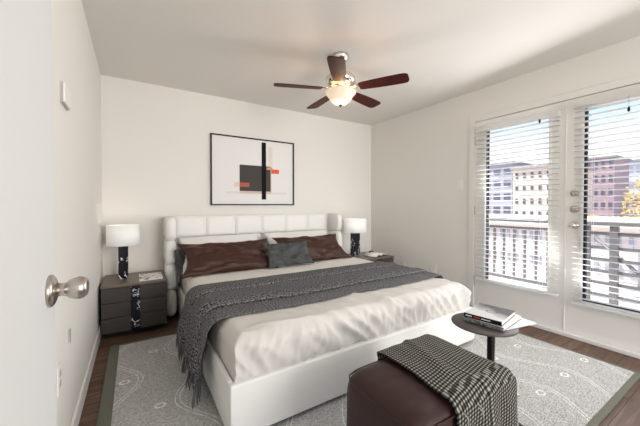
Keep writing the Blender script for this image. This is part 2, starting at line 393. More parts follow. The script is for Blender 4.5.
def blind(y0, y1, ztop, zbot, label, tassel, extra):
    r = thing('window_blind', label, 'blind', (XR - .032, (y0 + y1) / 2, zbot), 0, None)
    hw = (y1 - y0) / 2; Z = ztop - zbot
    bx('headrail', (-.03, .025, -hw, hw, Z - .055, Z), M['slat'], r, bevel=.003)
    bm = bmesh.new(); n = int((Z - .09) / .0475)
    for i in range(n):
        z = .035 + (i + .5) * (Z - .10) / n
        t = bmesh.new(); box(t, -.025, .025, -hw + .004, hw - .004, -.0020, .0020)
        merge(bm, t, Matrix.Translation((0, 0, z)) @ Matrix.Rotation(math.radians(4), 4, 'Y'))
    finish('slats', bm, M['slat'], r)
    bx('bottom_rail', (-.026, .024, -hw, hw, 0, .022), M['slat'], r, bevel=.003)
    bm = bmesh.new()
    for y in (-hw + .13, hw - .13):
        for x in (-.027, .027): tube(bm, [(x, y, .01), (x, y, Z - .05)], .0009, 5)
    finish('ladder_cord', bm, M['slat'], r)
    for (y, zl) in tassel:
        bm = bmesh.new(); tube(bm, [(-.034, y, Z - .05), (-.034, y, zl)], .0012, 5); c = finish('pull_cord', bm, M['rail'], r)
        bm = bmesh.new(); lathe(bm, [(.002, .02), (.007, .012), (.009, 0), (.007, -.014), (.002, -.018)], 12, (-.034, y, zl)); finish('tassel', bm, M['black'], c, True)
    return r
blind(1.10, 1.855, 2.008, .335, 'white slatted blind covering the left glazed door beside the light switch', [(-.235, 1.60)], 0)
blind(.28, 1.000, 2.045, .305, 'white slatted blind covering the right glazed door with the locks', [(.02, 1.58)], 1)

# ---- wall fittings
def plate(loc, nrm, label, kind):
    r = thing('wall_outlet' if kind != 'switch' else 'light_switch', label, 'outlet' if kind != 'switch' else 'light switch', loc, 0 if nrm > 0 else PI)
    bx('cover_plate', (0, .006, -.036, .036, -.058, .058), M['plate'], r, bevel=.002)
    if kind == 'switch': bx('toggle', (.006, .011, -.016, .016, -.032, .032), M['plate'], r, bevel=.002)
    elif kind == 'duplex':
        for z in (-.022, .022): bx('socket', (.006, .0075, -.014, .014, z - .013, z + .013), M['sockets'] if nrm > 0 else M['plate'], r, bevel=.0006)
    else:
        bm = bmesh.new(); lathe(bm, [(.009, 0), (.009, .01), (.004, .012)], 14, (.006, 0, 0), 'x'); finish('jack', bm, M['sockets'], r)
    return r
plate((XR, 2.07, 1.40), -1, 'white light switch plate on the wall left of the glazed doors', 'switch')
plate((XR, 2.42, .345), -1, 'low white outlet plate on right wall, the one nearer the glazed doors', 'duplex')
plate((XR, 2.94, .30), -1, 'low white outlet plate on right wall, just right of the nightstand', 'jack')
plate((XL, 1.60, .44), 1, 'low white outlet on left wall, the nearer and larger of two', 'duplex')
ob = bx('cable_plate', (0, .006, -.018, .018, -.03, .03), M['sockets'], bevel=.002); ob.location = (XL, 1.835, .53)
tag(ob, 'small grey cable plate low on left wall, farther than the white outlet', 'wall plate')
r = thing('thermostat', 'white box-shaped thermostat high on the left wall above the open door knob', 'thermostat', (XL, 1.77, 1.655))
bx('back_plate', (0, .008, -.072, .072, -.045, .045), M['sockets'], r)
bx('cover', (.008, .018, -.070, .070, -.043, .043), M['plate'], r, bevel=.004)

# ---- outside: balcony, railing, houses, trees
struct(bx('balcony_floor', (XR + .14, 4.86, -1.6, 4.6, -.14, -.04), M['deck']))
g_ = bx('ground', (4.9, 140, -60, 120, -3.3, -3.1), M['ground']); struct(g_)
rl = thing('balcony_railing', 'grey metal balcony railing outside the glazed doors', 'railing', (4.72, 1.5, -.04))
bx('top_rail', (-.06, .06, -3, 3, .955, 1.0), M['rail'], rl, bevel=.005)
bx('middle_rail', (-.02, .02, -3, 3, .84, .885), M['rail'], rl)
bx('bottom_rail', (-.02, .02, -3, 3, .10, .14), M['rail'], rl)
for y in (-2.95, -.93, -.42, -.17, 2.95):
    bx('post', (-.035, .035, y - .035, y + .035, 0, .955), M['rail'], rl)
for i in range(19):
    y = 1.15 - i * .14 + 1.6
    if y < -.05: break
    bx('baluster', (-.014, .014, y - .014, y + .014, .14, .84), M['rail'], rl)
for z in (.27, .41, .55, .69): bx('crossbar', (-.012, .012, -2.95, -.17, z - .018, z + .018), M['rail'], rl)
bm = bmesh.new(); tube(bm, [(-.0, -.25, .80), (0, -.90, .16)], .018, 6); finish('brace', bm, M['rail'], rl)

def building(name, dist, a0, a1, ztop, depth, wm, roofm, winm, rows, cols, label, z0=-3.1, win=True, wz=.55, ww=.6):
    """facade seen between bearings a0<a1 (degrees from +y towards +x); faces -x side"""
    x = dist; y1 = x / math.tan(math.radians(a0)); y0 = x / math.tan(math.radians(a1))
    r = thing(name, label, 'building', (x, (y0 + y1) / 2, z0)); hw = (y1 - y0) / 2; Z = ztop - z0
    bx('wall', (0, depth, -hw, hw, 0, Z), wm, r)
    bx('roof', (-.4, depth + .4, -hw - .3, hw + .3, Z, Z + .35), roofm, r)
    if win:
        rh = Z / rows; cw = 2 * hw / cols
        for i in range(rows):
            for j in range(cols):
                zc = (i + .5) * rh; yc = -hw + (j + .5) * cw
                bx('window', (-.08, .1, yc - cw * ww / 2, yc + cw * ww / 2, zc - rh * wz / 2, zc + rh * wz / 2), winm, r)
    return r
bgw = mat('slate_grey_cladding', (0.34, 0.36, 0.43), .8); borange = mat('peach_render', (0.72, 0.56, 0.46), .8)
bpurple = mat('mauve_brick', (0.36, 0.26, 0.28), .9, bump=.2, bscale=3); bwhite = mat('pale_blue_render', (0.50, 0.54, 0.66), .8)
bwin = mat('dark_window', (0.09, 0.09, 0.13), .3); bwin2 = mat('pale_window', (0.30, 0.32, 0.36), .3); brf = mat('roof_edge', (0.30, 0.29, 0.30), .8)
building('apartment_building', 55, 57.0, 65.2, 8.3, 14, bgw, brf, bwin, 5, 6, 'slate grey apartment block seen through the left blind', wz=.5, ww=.62)
building('apartment_building', 50, 65.3, 71.4, 6.6, 12, borange, brf, bwin, 5, 6, 'peach rendered apartment block seen right of the slate grey one', wz=.42, ww=.34)
building('apartment_building', 80, 73.3, 77.0, 10.6, 10, bpurple, brf, bwin, 5, 5, 'mauve brick apartment block seen through the right blind', wz=.5, ww=.45)
building('office_building', 95, 77.5, 79.6, 11.0, 9, bwhite, brf, bwin2, 4, 3, 'pale blue office building seen between brick block and golden tree', wz=.4, ww=.7)
building('low_building', 22, 57.0, 79.3, -.05, 7, mat('pale_pink_render', (0.72, 0.62, 0.57), .9), mat('white_roof', (0.80, 0.76, 0.72), .9), bwin2, 2, 22, 'long low building with white flat roof just beyond the balcony', wz=.4, ww=.35)

def tree(x, y, h, rad, lm, label):
    r = thing('autumn_tree', label, 'tree', (x, y, -3.1)); bm = bmesh.new()
    tube(bm, [(0, 0, 0), (.05, .02, h * .3), (0, .1, h * .55)], [.16, .12, .07], 8); finish('trunk', bm, M['finial'], r)
    bm = bmesh.new(); rr = random.Random(int(x * 7 + y * 13))
    for i in range(900):
        p = Vector((rr.gauss(0, 1), rr.gauss(0, 1), rr.gauss(0, 1))).normalized() * rad * rr.random() ** .4
        p.z = p.z * 1.2 + h * .62; s = .13 + .1 * rr.random()
        a = Vector((rr.gauss(0, 1), rr.gauss(0, 1), rr.gauss(0, 1))).normalized(); b_ = a.orthogonal().normalized()
        bm.faces.new([bm.verts.new(p + a * s), bm.verts.new(p + b_ * s * .6), bm.verts.new(p - a * s), bm.verts.new(p - b_ * s * .6)])
    finish('foliage', bm, lm, r)
gold = mat('golden_leaves', (0.55, 0.36, 0.12), .8, color2=(0.30, 0.20, 0.08), vscale=2)
olive = mat('olive_leaves', (0.22, 0.22, 0.10), .8)
tree(36, 5.9, 7.0, 2.0, gold, 'tall golden autumn tree at the right edge of the right blind')
tree(40, 10.9, 3.6, .9, gold, 'small golden tree in front of the mauve brick block')
tree(38, 8.2, 3.3, 1.0, olive, 'small olive green tree in front of the pale blue office')

# ================================================================= RUG
bm = bmesh.new(); RX0, RX1, RY0, RY1 = -.180, 2.93, .52, 2.925
rug = thing('area_rug', 'large grey area rug with white ring pattern and olive border under the bed', 'rug', ((RX0 + RX1) / 2, (RY0 + RY1) / 2, 0))
hx, hy = (RX1 - RX0) / 2, (RY1 - RY0) / 2; bw = .066
bx('rug_field', (-hx + bw, hx - .03, -hy + bw * .5, hy - .03, 0, .010), M['rug'], rug)
bm = bmesh.new(); box(bm, -hx, -hx + bw, -hy, hy, 0, .011, .002); box(bm, hx - .03, hx, -hy, hy, 0, .011, .002); box(bm, -hx + bw, hx - .03, -hy, -hy + bw * .5, 0, .011, .002); box(bm, -hx + bw, hx - .03, hy - .03, hy, 0, .011, .002)
finish('rug_border', bm, M['rug_border'], rug)
RZ = .011

# ================================================================= BED
BX0, BX1, BY0 = .375, 2.405, 1.39
bcx = (BX0 + BX1) / 2
bed = thing('bed', 'king size bed with white leather frame and square tufted winged headboard', 'bed', (bcx, 2.5, 0))
L = lambda x: x - bcx
Yb = lambda y: y - 2.5
bm = bmesh.new(); ft = .045
box(bm, L(BX0), L(BX1), Yb(BY0), Yb(BY0) + ft, .035, .30, .010, 3)
box(bm, L(BX0), L(BX0) + .026, Yb(BY0) + ft, Yb(3.5), .035, .30, .008, 3); box(bm, L(BX1) - .026, L(BX1), Yb(BY0) + ft, Yb(3.5), .035, .30, .008, 3)
finish('bed_frame', bm, M['leather_white'], bed, True)
bx('slat_base', (L(BX0) + .026, L(BX1) - .026, Yb(BY0) + ft, Yb(3.5), .12, .20), M['black'], bed)
for x in (L(BX0) + .12, L(BX1) - .12):
    for y in (Yb(BY0) + .12, Yb(3.35)):
        bm = bmesh.new(); lathe(bm, [(.022, RZ if y < 0 else 0), (.026, .125)], 16, (x, y, 0)); finish('leg', bm, M['black'], bed)
def cushion_bm(w, h, d, nu=14, nv=12):
    """tufted square, puffing out along -y, centred, back at y=0"""
    t = bmesh.new(); g = []
    for i in range(nu + 1):
        row = []
        for j in range(nv + 1):
            u = 2 * i / nu - 1; v = 2 * j / nv - 1
            k = ((1 - abs(u) ** 5) * (1 - abs(v) ** 5)); k = max(k, 0) ** .35
            row.append(t.verts.new((u * w / 2, -d * k, v * h / 2)))
        g.append(row)
    for i in range(nu):
        for j in range(nv):
            f = t.faces.new((g[i][j], g[i + 1][j], g[i + 1][j + 1], g[i][j + 1])); f.smooth = True
    return t
bm = bmesh.new(); hb = .04
box(bm, L(BX0) - .01, L(BX1) + .01, Yb(3.53), Yb(3.60), .06, 1.035, .01)
pw = (2.335 - .35) / 6; rows_z = [(.30, .56), (.56, .80), (.80, 1.04)]
for i in range(6):
    for z0, z1 in rows_z:
        merge(bm, cushion_bm(pw, z1 - z0, .026), Matrix.Translation((L(.35 + pw * (i + .5)), Yb(3.53), (z0 + z1) / 2)))
finish('headboard_panel', bm, M['leather_white'], bed)
for side, xc in ((-1, .305), (1, 2.385)):
    bm = bmesh.new(); zz = [(.035, .30), (.30, .56), (.56, .80), (.80, 1.035)]
    for z0, z1 in zz:       # each tuft a pillowy block: rounded section running front to back
        t = bmesh.new(); h = z1 - z0; ns_ = 9; rings = []
        for j in range(ns_ + 1):
            v = 2 * j / ns_ - 1; k = max(1 - abs(v) ** 3.2, 0) ** .5; ring = []
            wx = .034 + (.014 if side < 0 else .009) * k; yf = 3.30 - .035 * k
            pts = [(-wx, 3.58), (-wx, yf + .03), (-wx * .7, yf + .008), (0, yf), (wx * .7, yf + .008), (wx, yf + .03), (wx, 3.58)]
            for (a, b_) in pts: ring.append(t.verts.new((L(xc) + a, Yb(b_), (z0 + z1) / 2 + v * h / 2)))
            rings.append(ring)
        for a, b_ in zip(rings, rings[1:]):
            for q in range(len(a)):
                f = t.faces.new((a[q], a[(q + 1) % len(a)], b_[(q + 1) % len(a)], b_[q])); f.smooth = True
        t.faces.new(rings[0]); t.faces.new(rings[-1][::-1]); bmesh.ops.recalc_face_normals(t, faces=t.faces)
        merge(bm, t)
    finish('headboard_wing', bm, M['leather_white'], bed)

# bedspread tucked round the mattress
MX0, MX1, MY0, MY1, MZ = .405, 2.375, 1.437, 3.46, .497
mt = bx('mattress', (MX0 + .03, MX1 - .03, MY0 + .03, MY1 - .01, .20, MZ - .03), M['pillow_white'], bevel=.03, seg=3, smooth=True)
tag(mt, 'thick king mattress wrapped by the cream bedspread on the white bed', 'mattress')
R_ = .075; DROP = .27
def edge(a, lo, hi):
    """unfolded coordinate -> (position, drop)"""
    def one(d):     # d distance past the start of rounding
        q = R_ * PI / 2
        if d <= 0: return 0, 0, True
        if d < q: th = d / R_; return R_ * math.sin(th), R_ * (1 - math.cos(th)), False
        return R_, R_ + d - q, False
    if a > hi - R_: o, dr, _ = one(a - (hi - R_)); return hi - R_ + o, dr
    if a < lo + R_: o, dr, _ = one((lo + R_) - a); return lo + R_ - o, dr
    return a, 0
A0, A1 = MX0 - .20, MX1 + .20; B0, B1 = MY0 - .20, MY1
def bedspread(u, v):
    a = A0 + (A1 - A0) * u; b = B0 + (B1 - B0) * v
    x, dx = edge(a, MX0, MX1); y, dy = edge(b, MY0, MY1 + 1)
    dr = max(dx, dy); z = MZ - dr
    side = smooth01(dr / .06) * (1 - .75 * smooth01((dr - .17) / .08))
    foot = smooth01((MY0 + .55 - y) / .45)
    # folds on the foot face lean and vary
    fx = x * 1.0
    wv = nz(fx * 3, z * 5, 2.2) * .8
    f1 = (1 - 2.4 * abs(nz(fx * 9 + z * 5 + wv, z * 2.5, 3.1))) + .55 * (1 - 2.4 * abs(nz(fx * 21 - z * 7 + wv * 2, z * 3.5, 8.2)))
    if dy > 0: y -= (.023 * f1 + .002) * side; z += .004 * f1
    if dx > 0 and dy <= 0: x += (-1 if a < 1.3 else 1) * .006 * nz(y * 9, z * 6, 2) * side
    # pulled folds on the top close to the foot edge
    if dr < .08:
        rid = 1 - 2.4 * abs(nz(x * 8 + y * 4, y * 2.2, 5.5))
        z += .010 * foot * rid * (1 - smooth01(dr / .08) * .5) + .003 * nz(x * 3, y * 3, 1)
        for (x0, y0, x1, y1, amp, wd) in ((1.22, 1.90, 1.50, 1.45, .020, .020), (1.30, 1.80, 1.62, 1.44, -.012, .022), (.50, 1.55, .85, 1.48, .010, .02), (1.85, 1.75, 2.0, 1.45, .010, .025)):
            dxx, dyy = x1 - x0, y1 - y0; ll = math.hypot(dxx, dyy); s = ((x - x0) * dxx + (y - y0) * dyy) / ll / ll; d = abs((x - x0) * dyy - (y - y0) * dxx) / ll
            if -.1 < s < 1.2: z += amp * math.exp(-(d / wd) ** 2) * smooth01((s + .1) * 3)
    return (x, y, z)
bsp = surf('bedspread', bedspread, 220, 210, M['sheet'], uvs=(2, 2)); tag(bsp, 'rumpled cream cotton bedspread tucked inside the white bed frame', 'bedspread')
# turned-down pale band below the pillows
def turn(u, v):
    x = .395 + (2.385 - .395) * u; xx, dx = edge(MX0 - .14 + (MX1 - MX0 + .28) * u, MX0, MX1)
    y = 2.44 + .46 * v + .012 * nz(x * 2, 0, 7) ; out = .012
    return (xx + (-out if dx > 0 and xx < 1 else out if dx > 0 else 0), y, MZ - dx + .010 + .003 * nz(xx * 4, y * 5, 4))
surf('turned_down_edge', turn, 90, 20, M['sheet_turn'], bsp, thick=.006)

# throw blanket across the bed
def throw_pt(u, v):
    """u: path across the bed from the left floor fringe, v: towards the headboard"""
    hang = .36; top = 2.03; hr = .22; Ltot = hang + top + hr; s = u * Ltot
    y0, y1 = 1.70, 2.50
    fold = .010 * math.sin(v * PI)
    vv = v
    for c0, w_, sd in ((.25, .075, 4.0), (.70, .075, 9.0)):
        c = c0 + .05 * nz(s * 1.3, sd); t = (v - c) / w_
        if abs(t) < 1: vv -= 4.2 * w_ * t * (1 - t * t) * (1 - .3 * abs(t)) * .92
        fold += (.022 if sd < 5 else .020) * (smooth01((t + .55) / 1.1) - smooth01((t - 1.0) / 1.6))
    v0, v = v, vv
    ro = .08
    def pth(s):
        if s < hang - ro: return (.342, .06 + .0 + s, 0)
        if s < hang - ro + ro * PI / 2:
            th = (s - hang + ro) / ro; return (.342 + ro * (1 - math.cos(th)), .06 + hang - ro + ro * math.sin(th), 1)
        q = s - (hang - ro + ro * PI / 2); xx = .342 + ro + q
        if xx < 2.33: return (xx, .06 + hang, 2)
        return (2.33 + min(xx - 2.33, .085), .06 + hang - max(0, xx - 2.33 - .04), 3)
    zoff = .115
    x, z, st = pth(s)
    # path z: bottom at .06+? raise so the top lies on the bed
    z = z + (MZ + .014 - (.06 + hang))
    hangk = smooth01((hang + .03 - s) / .38)
    y = y0 + (y1 - y0) * v
    y += .02 * nz(x * 2.5, v * 2, 1.7) + (.05 * v + .03) * hangk - .03 * hangk * math.sin(v * 9) * .5
    if st == 2:
        z += fold * .75 + .004 * nz(x * 6, v * 9, 2.2)
        y += .012 * math.sin(x * 2.2 + 1) - .02 * (x - .4) * (1 - v) * .3
    elif st < 2:
        rip = .5 + .5 * math.sin(v * 2 * PI * 4.2 + 1.0 + .8 * math.sin(z * 6))
        x -= (.012 + .055 * rip * (0.35 + .65 * hangk)) * (hangk if st == 0 else hangk)
        x -= fold * .5 * (1 - hangk) * .5
        z += fold * .75 * (1 - hangk)
        z += .035 * nz(v * 3, 3.3) * smooth01(1 - s / .25)
    else: x += .012; z += fold * .5
    return (x, y, z)
thr = surf('throw_blanket', throw_pt, 240, 200, M['knit'], thick=.007, uvs=(2.7, .95), offset=1)
tag(thr, 'charcoal knitted throw laid across the bed with fringe hanging at left', 'blanket')
bm = bmesh.new()
for i in range(54):
    v = (i + .5) / 54; p = Vector(throw_pt(0.0, v)); p.x -= .003; ln = p.z - .022 - .05 * random.random()
    sw = (random.random() - .5) * .05; sx_ = -.02 * random.random()
    pts = [p + Vector((0, 0, .012)), p + Vector((sx_ * .4, sw * .4, -ln * .4)), p + Vector((sx_, sw * .8, -ln * .75)), p + Vector((sx_, sw, -ln))]
    tube(bm, pts, [.0042, .0050, .0045, .0022], 6)
finish('fringe', bm, M['knit'], thr)['kind'] = 'stuff'

# ---- pillows
def pillow(name, label, m, w, h, t, loc, tilt, rz=0, seed=0, group=None, ear=.10, wr=.012, roll=0):
    def fn_side(sg):
        def fn(a, b):
            u, v = 2 * a - 1, 2 * b - 1
            e = 1 - ear * (1 - u * u) ** 1 * abs(v) ** 2 ; e2 = 1 - ear * (1 - v * v) * abs(u) ** 2
            k = max((1 - u * u), 0) ** .42 * max((1 - v * v), 0) ** .42
            q = nz(u * 2.2 + seed, v * 2.0, seed) * 2 + nz(u * 5 + v * 2 + seed, v * 4.5, seed + 3)
            rd = abs(nz(u * 2.6 + v * 1.5 + seed, v * 3 - u, seed + 9))
            y = sg * (t / 2 * k + (wr * q - wr * 1.6 * rd) * min(1, k * 1.6))
            return (u * w / 2 * e2, y, v * h / 2 * e)
        return fn
    bm = bmesh.new(); n1, n2 = 40, 30
    for sg in (1, -1):
        f = fn_side(sg); g = [[bm.verts.new(f(i / n1, j / n2)) for j in range(n2 + 1)] for i in range(n1 + 1)]
        for i in range(n1):
            for j in range(n2):
                q = (g[i][j], g[i + 1][j], g[i + 1][j + 1], g[i][j + 1]); fc = bm.faces.new(q if sg < 0 else q[::-1]); fc.smooth = True
    bmesh.ops.remove_doubles(bm, verts=bm.verts, dist=1e-5)
    o = finish(name, bm, m, None, True); o.location = loc
    o.rotation_euler = (Matrix.Rotation(rz, 4, 'Z') @ Matrix.Rotation(-tilt, 4, 'X') @ Matrix.Rotation(roll, 4, 'Y')).to_euler()
    return tag(o, label, 'pillow', group)
D = math.radians
pillow('bed_pillow', 'plump white pillow against headboard behind the left brown pillow', M['pillow_white'], .88, .50, .15, (.82, 3.26, .655), D(52), seed=1, ear=.05, wr=.006)
pillow('bed_pillow', 'plump white pillow against headboard behind the right brown pillow', M['pillow_white'], .92, .50, .15, (1.80, 3.26, .655), D(52), seed=2, ear=.05, wr=.006)
pillow('throw_pillow', 'long brown satin pillow on the left side of the bed', M['satin'], .94, .43, .12, (.800, 2.99, .645), D(50), rz=D(-1), seed=3, ear=.17, wr=.018)
pillow('throw_pillow', 'long brown satin pillow on the right side of the bed', M['satin'], .92, .43, .13, (1.80, 3.03, .645), D(51), rz=D(0), seed=14, ear=.15, wr=.018)
pillow('throw_pillow', 'small grey velvet pillow leaning between the two brown pillows', M['greyvelvet'], .54, .29, .10, (1.40, 2.86, .635), D(38), rz=D(0), seed=5, ear=.10, wr=.014)
pillow('throw_pillow', 'dark grey cushion wedged in the left corner of the headboard', M['greydark'], .26, .24, .09, (.425, 3.26, .61), D(20), rz=D(60), seed=6, ear=.05, wr=.004)

# ================================================================= NIGHTSTANDS
def nightstand(cx, cy, w, d, label, rz=0):
    r = thing('nightstand', label, 'nightstand', (cx, cy, 0), rz); hw, hd = w / 2, d / 2; Z = .465
    bx('cabinet_body', (-hw, hw, -hd + .018, hd, .05, Z - .02), M['ns_body'], r, bevel=.003)
    bx('plinth', (-hw + .03, hw - .03, -hd + .09, hd - .02, 0, .05), M['black'], r)
    bx('top_panel', (-hw - .002, hw + .002, -hd, hd, Z - .02, Z), M['ns_top'], r, bevel=.004)
    for i in range(3):
        z0 = .055 + i * .13; dr = bx('drawer', (-hw + .002, hw - .002, -hd, -hd + .0178, z0, z0 + .126), M['ns_body'], r, bevel=.006)
    s = bx('marble_strip', (-.034, .034, -hd - .005, -hd + .0005, .055, Z - .021), M['marble'], r, bevel=.001); s['label'] = 'navy marble centre strip'
    return r
nightstand(.0, 3.33, .50, .50, 'low taupe three drawer nightstand on the left side of the bed')
nightstand(2.725, 3.105, .53, .48, 'low taupe nightstand on the right side of the bed, half hidden')
def table_lamp(x, y, z, sx, sy, label):
    r = thing('table_lamp', label, 'lamp', (x, y, z))
    bm = bmesh.new(); k = .039 * sx / .134
    box(bm, -k, k, -k * .9, k * .9, 0, .305, .006); b_ = finish('lamp_base', bm, M['marble'], r); b_['label'] = 'navy marble column with white veins'
    bm = bmesh.new(); lathe(bm, [(.008, .30), (.008, .40), (.014, .41), (.014, .45), (.004, .455)], 12); finish('lamp_stem', bm, M['chrome'], r)
    bm = bmesh.new(); n = 44; z0, z1 = .318, .505
    for (za, zb, s0, s1) in ((z0, z1, 1, 1),):
        out0 = [bm.verts.new((sx * math.cos(2 * PI * i / n), sy * math.sin(2 * PI * i / n), za)) for i in range(n)]
        out1 = [bm.verts.new((sx * math.cos(2 * PI * i / n) * .985, sy * math.sin(2 * PI * i / n) * .985, zb)) for i in range(n)]
        for i in range(n): f = bm.faces.new((out0[i], out0[(i + 1) % n], out1[(i + 1) % n], out1[i])); f.smooth = True
    sh = finish('lamp_shade', bm, M['shade'], r, True); so = sh.modifiers.new('s', 'SOLIDIFY'); so.thickness = .003
    lb = light('lamp_bulb', 'POINT', (0, 0, .43), .9, (1, .9, .78), shadow_soft_size=.03); lb.parent = r
    return r
table_lamp(-.095, 3.35, .465, .134, .134, 'white drum shade lamp with navy marble base on left nightstand')
table_lamp(2.585, 3.20, .465, .175, .120, 'white drum shade lamp with navy marble base on right nightstand')

# magazine on the left nightstand: blossom print
def floral():
    m = mat('blossom_print', (0.8, 0.78, 0.76), .5); b = NB(m); P = m.node_tree.nodes['Principled BSDF']
    t = b.new('ShaderNodeTexCoord'); ns = b.new('ShaderNodeTexNoise'); ns.inputs['Scale'].default_value = 16; ns.inputs['Detail'].default_value = 4; b.link(t.outputs['Object'], ns.inputs[0])
    r = b.new('ShaderNodeValToRGB'); e = r.color_ramp.elements; e[0].position = .36; e[0].color = (.10, .03, .04, 1); e[1].position = .46; e[1].color = (.82, .80, .78, 1)
    b.link(ns.outputs[0], r.inputs[0]); b.link(r.outputs[0], P.inputs['Base Color']); return m
r = thing('magazine', 'white magazine with dark red blossom cover on the left nightstand', 'magazine', (.125, 3.27, .465))
bx('pages', (-.095, .095, -.135, .135, 0, .009), M['paper'], r); bx('cover', (-.096, .096, -.136, .136, .009, .011), floral(), r)
# open book on the right nightstand
r = thing('open_book', 'open book with pale pages and dark cover on the right nightstand', 'book', (2.80, 3.03, .465), D(15))
bx('cover', (-.15, .15, -.105, .105, 0, .004), M['black'], r)
for s in (-1, 1):
    surf('page_block', lambda a, b, s=s: (s * .145 * a, -.1 + .2 * b, .006 + .030 * math.sin(min(1, a * 1.25) * PI) * (1 - .4 * a)), 14, 2, M['paper'], r, thick=.004)
bm = bmesh.new(); lathe(bm, [(.001, 0), (.030, .002), (.034, .018), (.028, .03), (.001, .032)], 20); fn_ = finish('trinket_dish', bm, M['finial'], None, True); fn_.location = (2.90, 3.22, .465)
tag(fn_, 'small dark round trinket behind the open book on right nightstand', 'trinket dish')

# ================================================================= PICTURE
PXc, PZc, PW, PH = 1.295, 1.577, 1.085, .840
r = thing('framed_picture', 'framed abstract print with black bar and grey square above the bed', 'picture', (PXc, YB, PZc))
bm = bmesh.new(); t_ = .014
for d_ in ((-PW / 2, PW / 2, -.028, -.001, PH / 2 - t_, PH / 2), (-PW / 2, PW / 2, -.028, -.001, -PH / 2, -PH / 2 + t_), (-PW / 2, -PW / 2 + t_, -.028, -.001, -PH / 2 + t_, PH / 2 - t_), (PW / 2 - t_, PW / 2, -.028, -.001, -PH / 2 + t_, PH / 2 - t_)): box(bm, *d_)
finish('frame', bm, M['black'], r)
pp = bx('print', (-PW / 2 + t_, PW / 2 - t_, -.012, -.002, -PH / 2 + t_, PH / 2 - t_), mat('print_paper', (.80, .79, .78), .6), r)
def art(x0, x1, z0, z1, c, y): # fractions of the sheet
    X = lambda f: -PW / 2 + PW * f; Z = lambda f: PH / 2 - PH * f
    bx('printed_block', (X(x0), X(x1), y, -.0125, Z(z1), Z(z0)), mat('ink', c, .6), pp)
art(.315, .700, .415, .825, (.62, .50, .42), -.0127)
art(.160, .90, .800, .835, (.74, .71, .67), -.0126)
art(.665, .715, .10, .41, (.74, .69, .62), -.0127)
art(.315, .690, .405, .790, (.068, .062, .058), -.0130)
art(.255, .315, .665, .730, (.78, .60, .48), -.0133)
art(.315, .430, .665, .730, (.42, .12, .075), -.0136)
art(.640, .715, .415, .455, (.70, .32, .2), -.0136)
art(.700, .800, .445, .510, (.80, .12, .06), -.0136)
art(.578, .632, .045, .914, (.004, .004, .004), -.0140)

# ================================================================= CEILING FAN
fan = thing('ceiling_fan', 'five blade mahogany ceiling fan with nickel motor and lit alabaster bowl', 'ceiling fan', (1.505, 2.065, H))
bm = bmesh.new(); lathe(bm, [(.072, -.0005), (.070, -.02), (.055, -.048), (.028, -.062), (.001, -.063)], 32); finish('canopy', bm, M['chrome'], fan, True)
bm = bmesh.new(); lathe(bm, [(.016, -.05), (.016, -.17)], 16); finish('downrod', bm, M['chrome'], fan, True)
bm = bmesh.new(); lathe(bm, [(.02, -.15), (.055, -.155), (.105, -.172), (.128, -.195), (.130, -.225), (.112, -.252), (.075, -.268), (.06, -.275), (.06, -.285), (.001, -.286)], 40); finish('motor_housing', bm, M['chrome'], fan, True)
bm = bmesh.new(); lathe(bm, [(.05, -.275), (.06, -.285), (.075, -.290), (.078, -.298), (.06, -.302)], 40); fit_ = finish('light_fitter', bm, M['nickel'], fan, True)
bm = bmesh.new(); lathe2(bm, [(.133, -.312), (.130, -.326), (.110, -.345), (.098, -.366), (.085, -.388), (.058, -.410), (.022, -.420), (.001, -.421)], 40); bw_ = finish('light_bowl', bm, M['bowl'], fan, True); bw_['label'] = 'glowing alabaster glass bowl'
bm = bmesh.new(); lathe(bm, [(.001, -.414), (.016, -.419), (.018, -.426), (.008, -.432), (.008, -.440), (.001, -.445)], 16); finish('finial', bm, M['finial'], fan, True)
def blade(ang):
    t = bmesh.new(); prof = [(.165, .040), (.19, .050), (.30, .058), (.42, .063), (.51, .064), (.545, .060), (.562, .048), (.568, .030)]
    top, bot = [], []
    out = [(r_, wd) for r_, wd in prof] + [(r_, -wd) for r_, wd in reversed(prof)]
    a = [t.verts.new((x, y, .003)) for x, y in out]; b_ = [t.verts.new((x, y, -.003)) for x, y in out]
    t.faces.new(a); t.faces.new(b_[::-1]); n = len(a)
    for i in range(n): t.faces.new((a[i], b_[i], b_[(i + 1) % n], a[(i + 1) % n]))
    bmesh.ops.recalc_face_normals(t, faces=t.faces)
    MX = Matrix.Translation((0, 0, 0)) @ Matrix.Rotation(D(-11), 4, 'X')
    bm = bmesh.new(); merge(bm, t, MX); o = finish('blade', bm, M['fan_blade'], fan); o.location = (0, 0, -.290); o.rotation_euler = (0, 0, ang)
    bm = bmesh.new(); t = bmesh.new(); box(t, .09, .20, -.014, .014, .004, .010, .003); box(t, .165, .225, -.032, .032, .004, .008, .002)
    merge(bm, t, MX); o2 = finish('blade_iron', bm, M['chrome'], o)
for k in range(5): blade(D(-57.5 + 72 * k))
b2 = light('fan_glow', 'POINT', (0, 0, 0), 2.5, (1, .88, .72), shadow_soft_size=.06); b2.parent = fan; b2.location = (0, 0, -.52)
b_ = light('fan_bulb', 'POINT', (0, 0, 0), 3.0, (1, .55, .22), shadow_soft_size=.025); b_.parent = fan; b_.location = (0, 0, -.325)

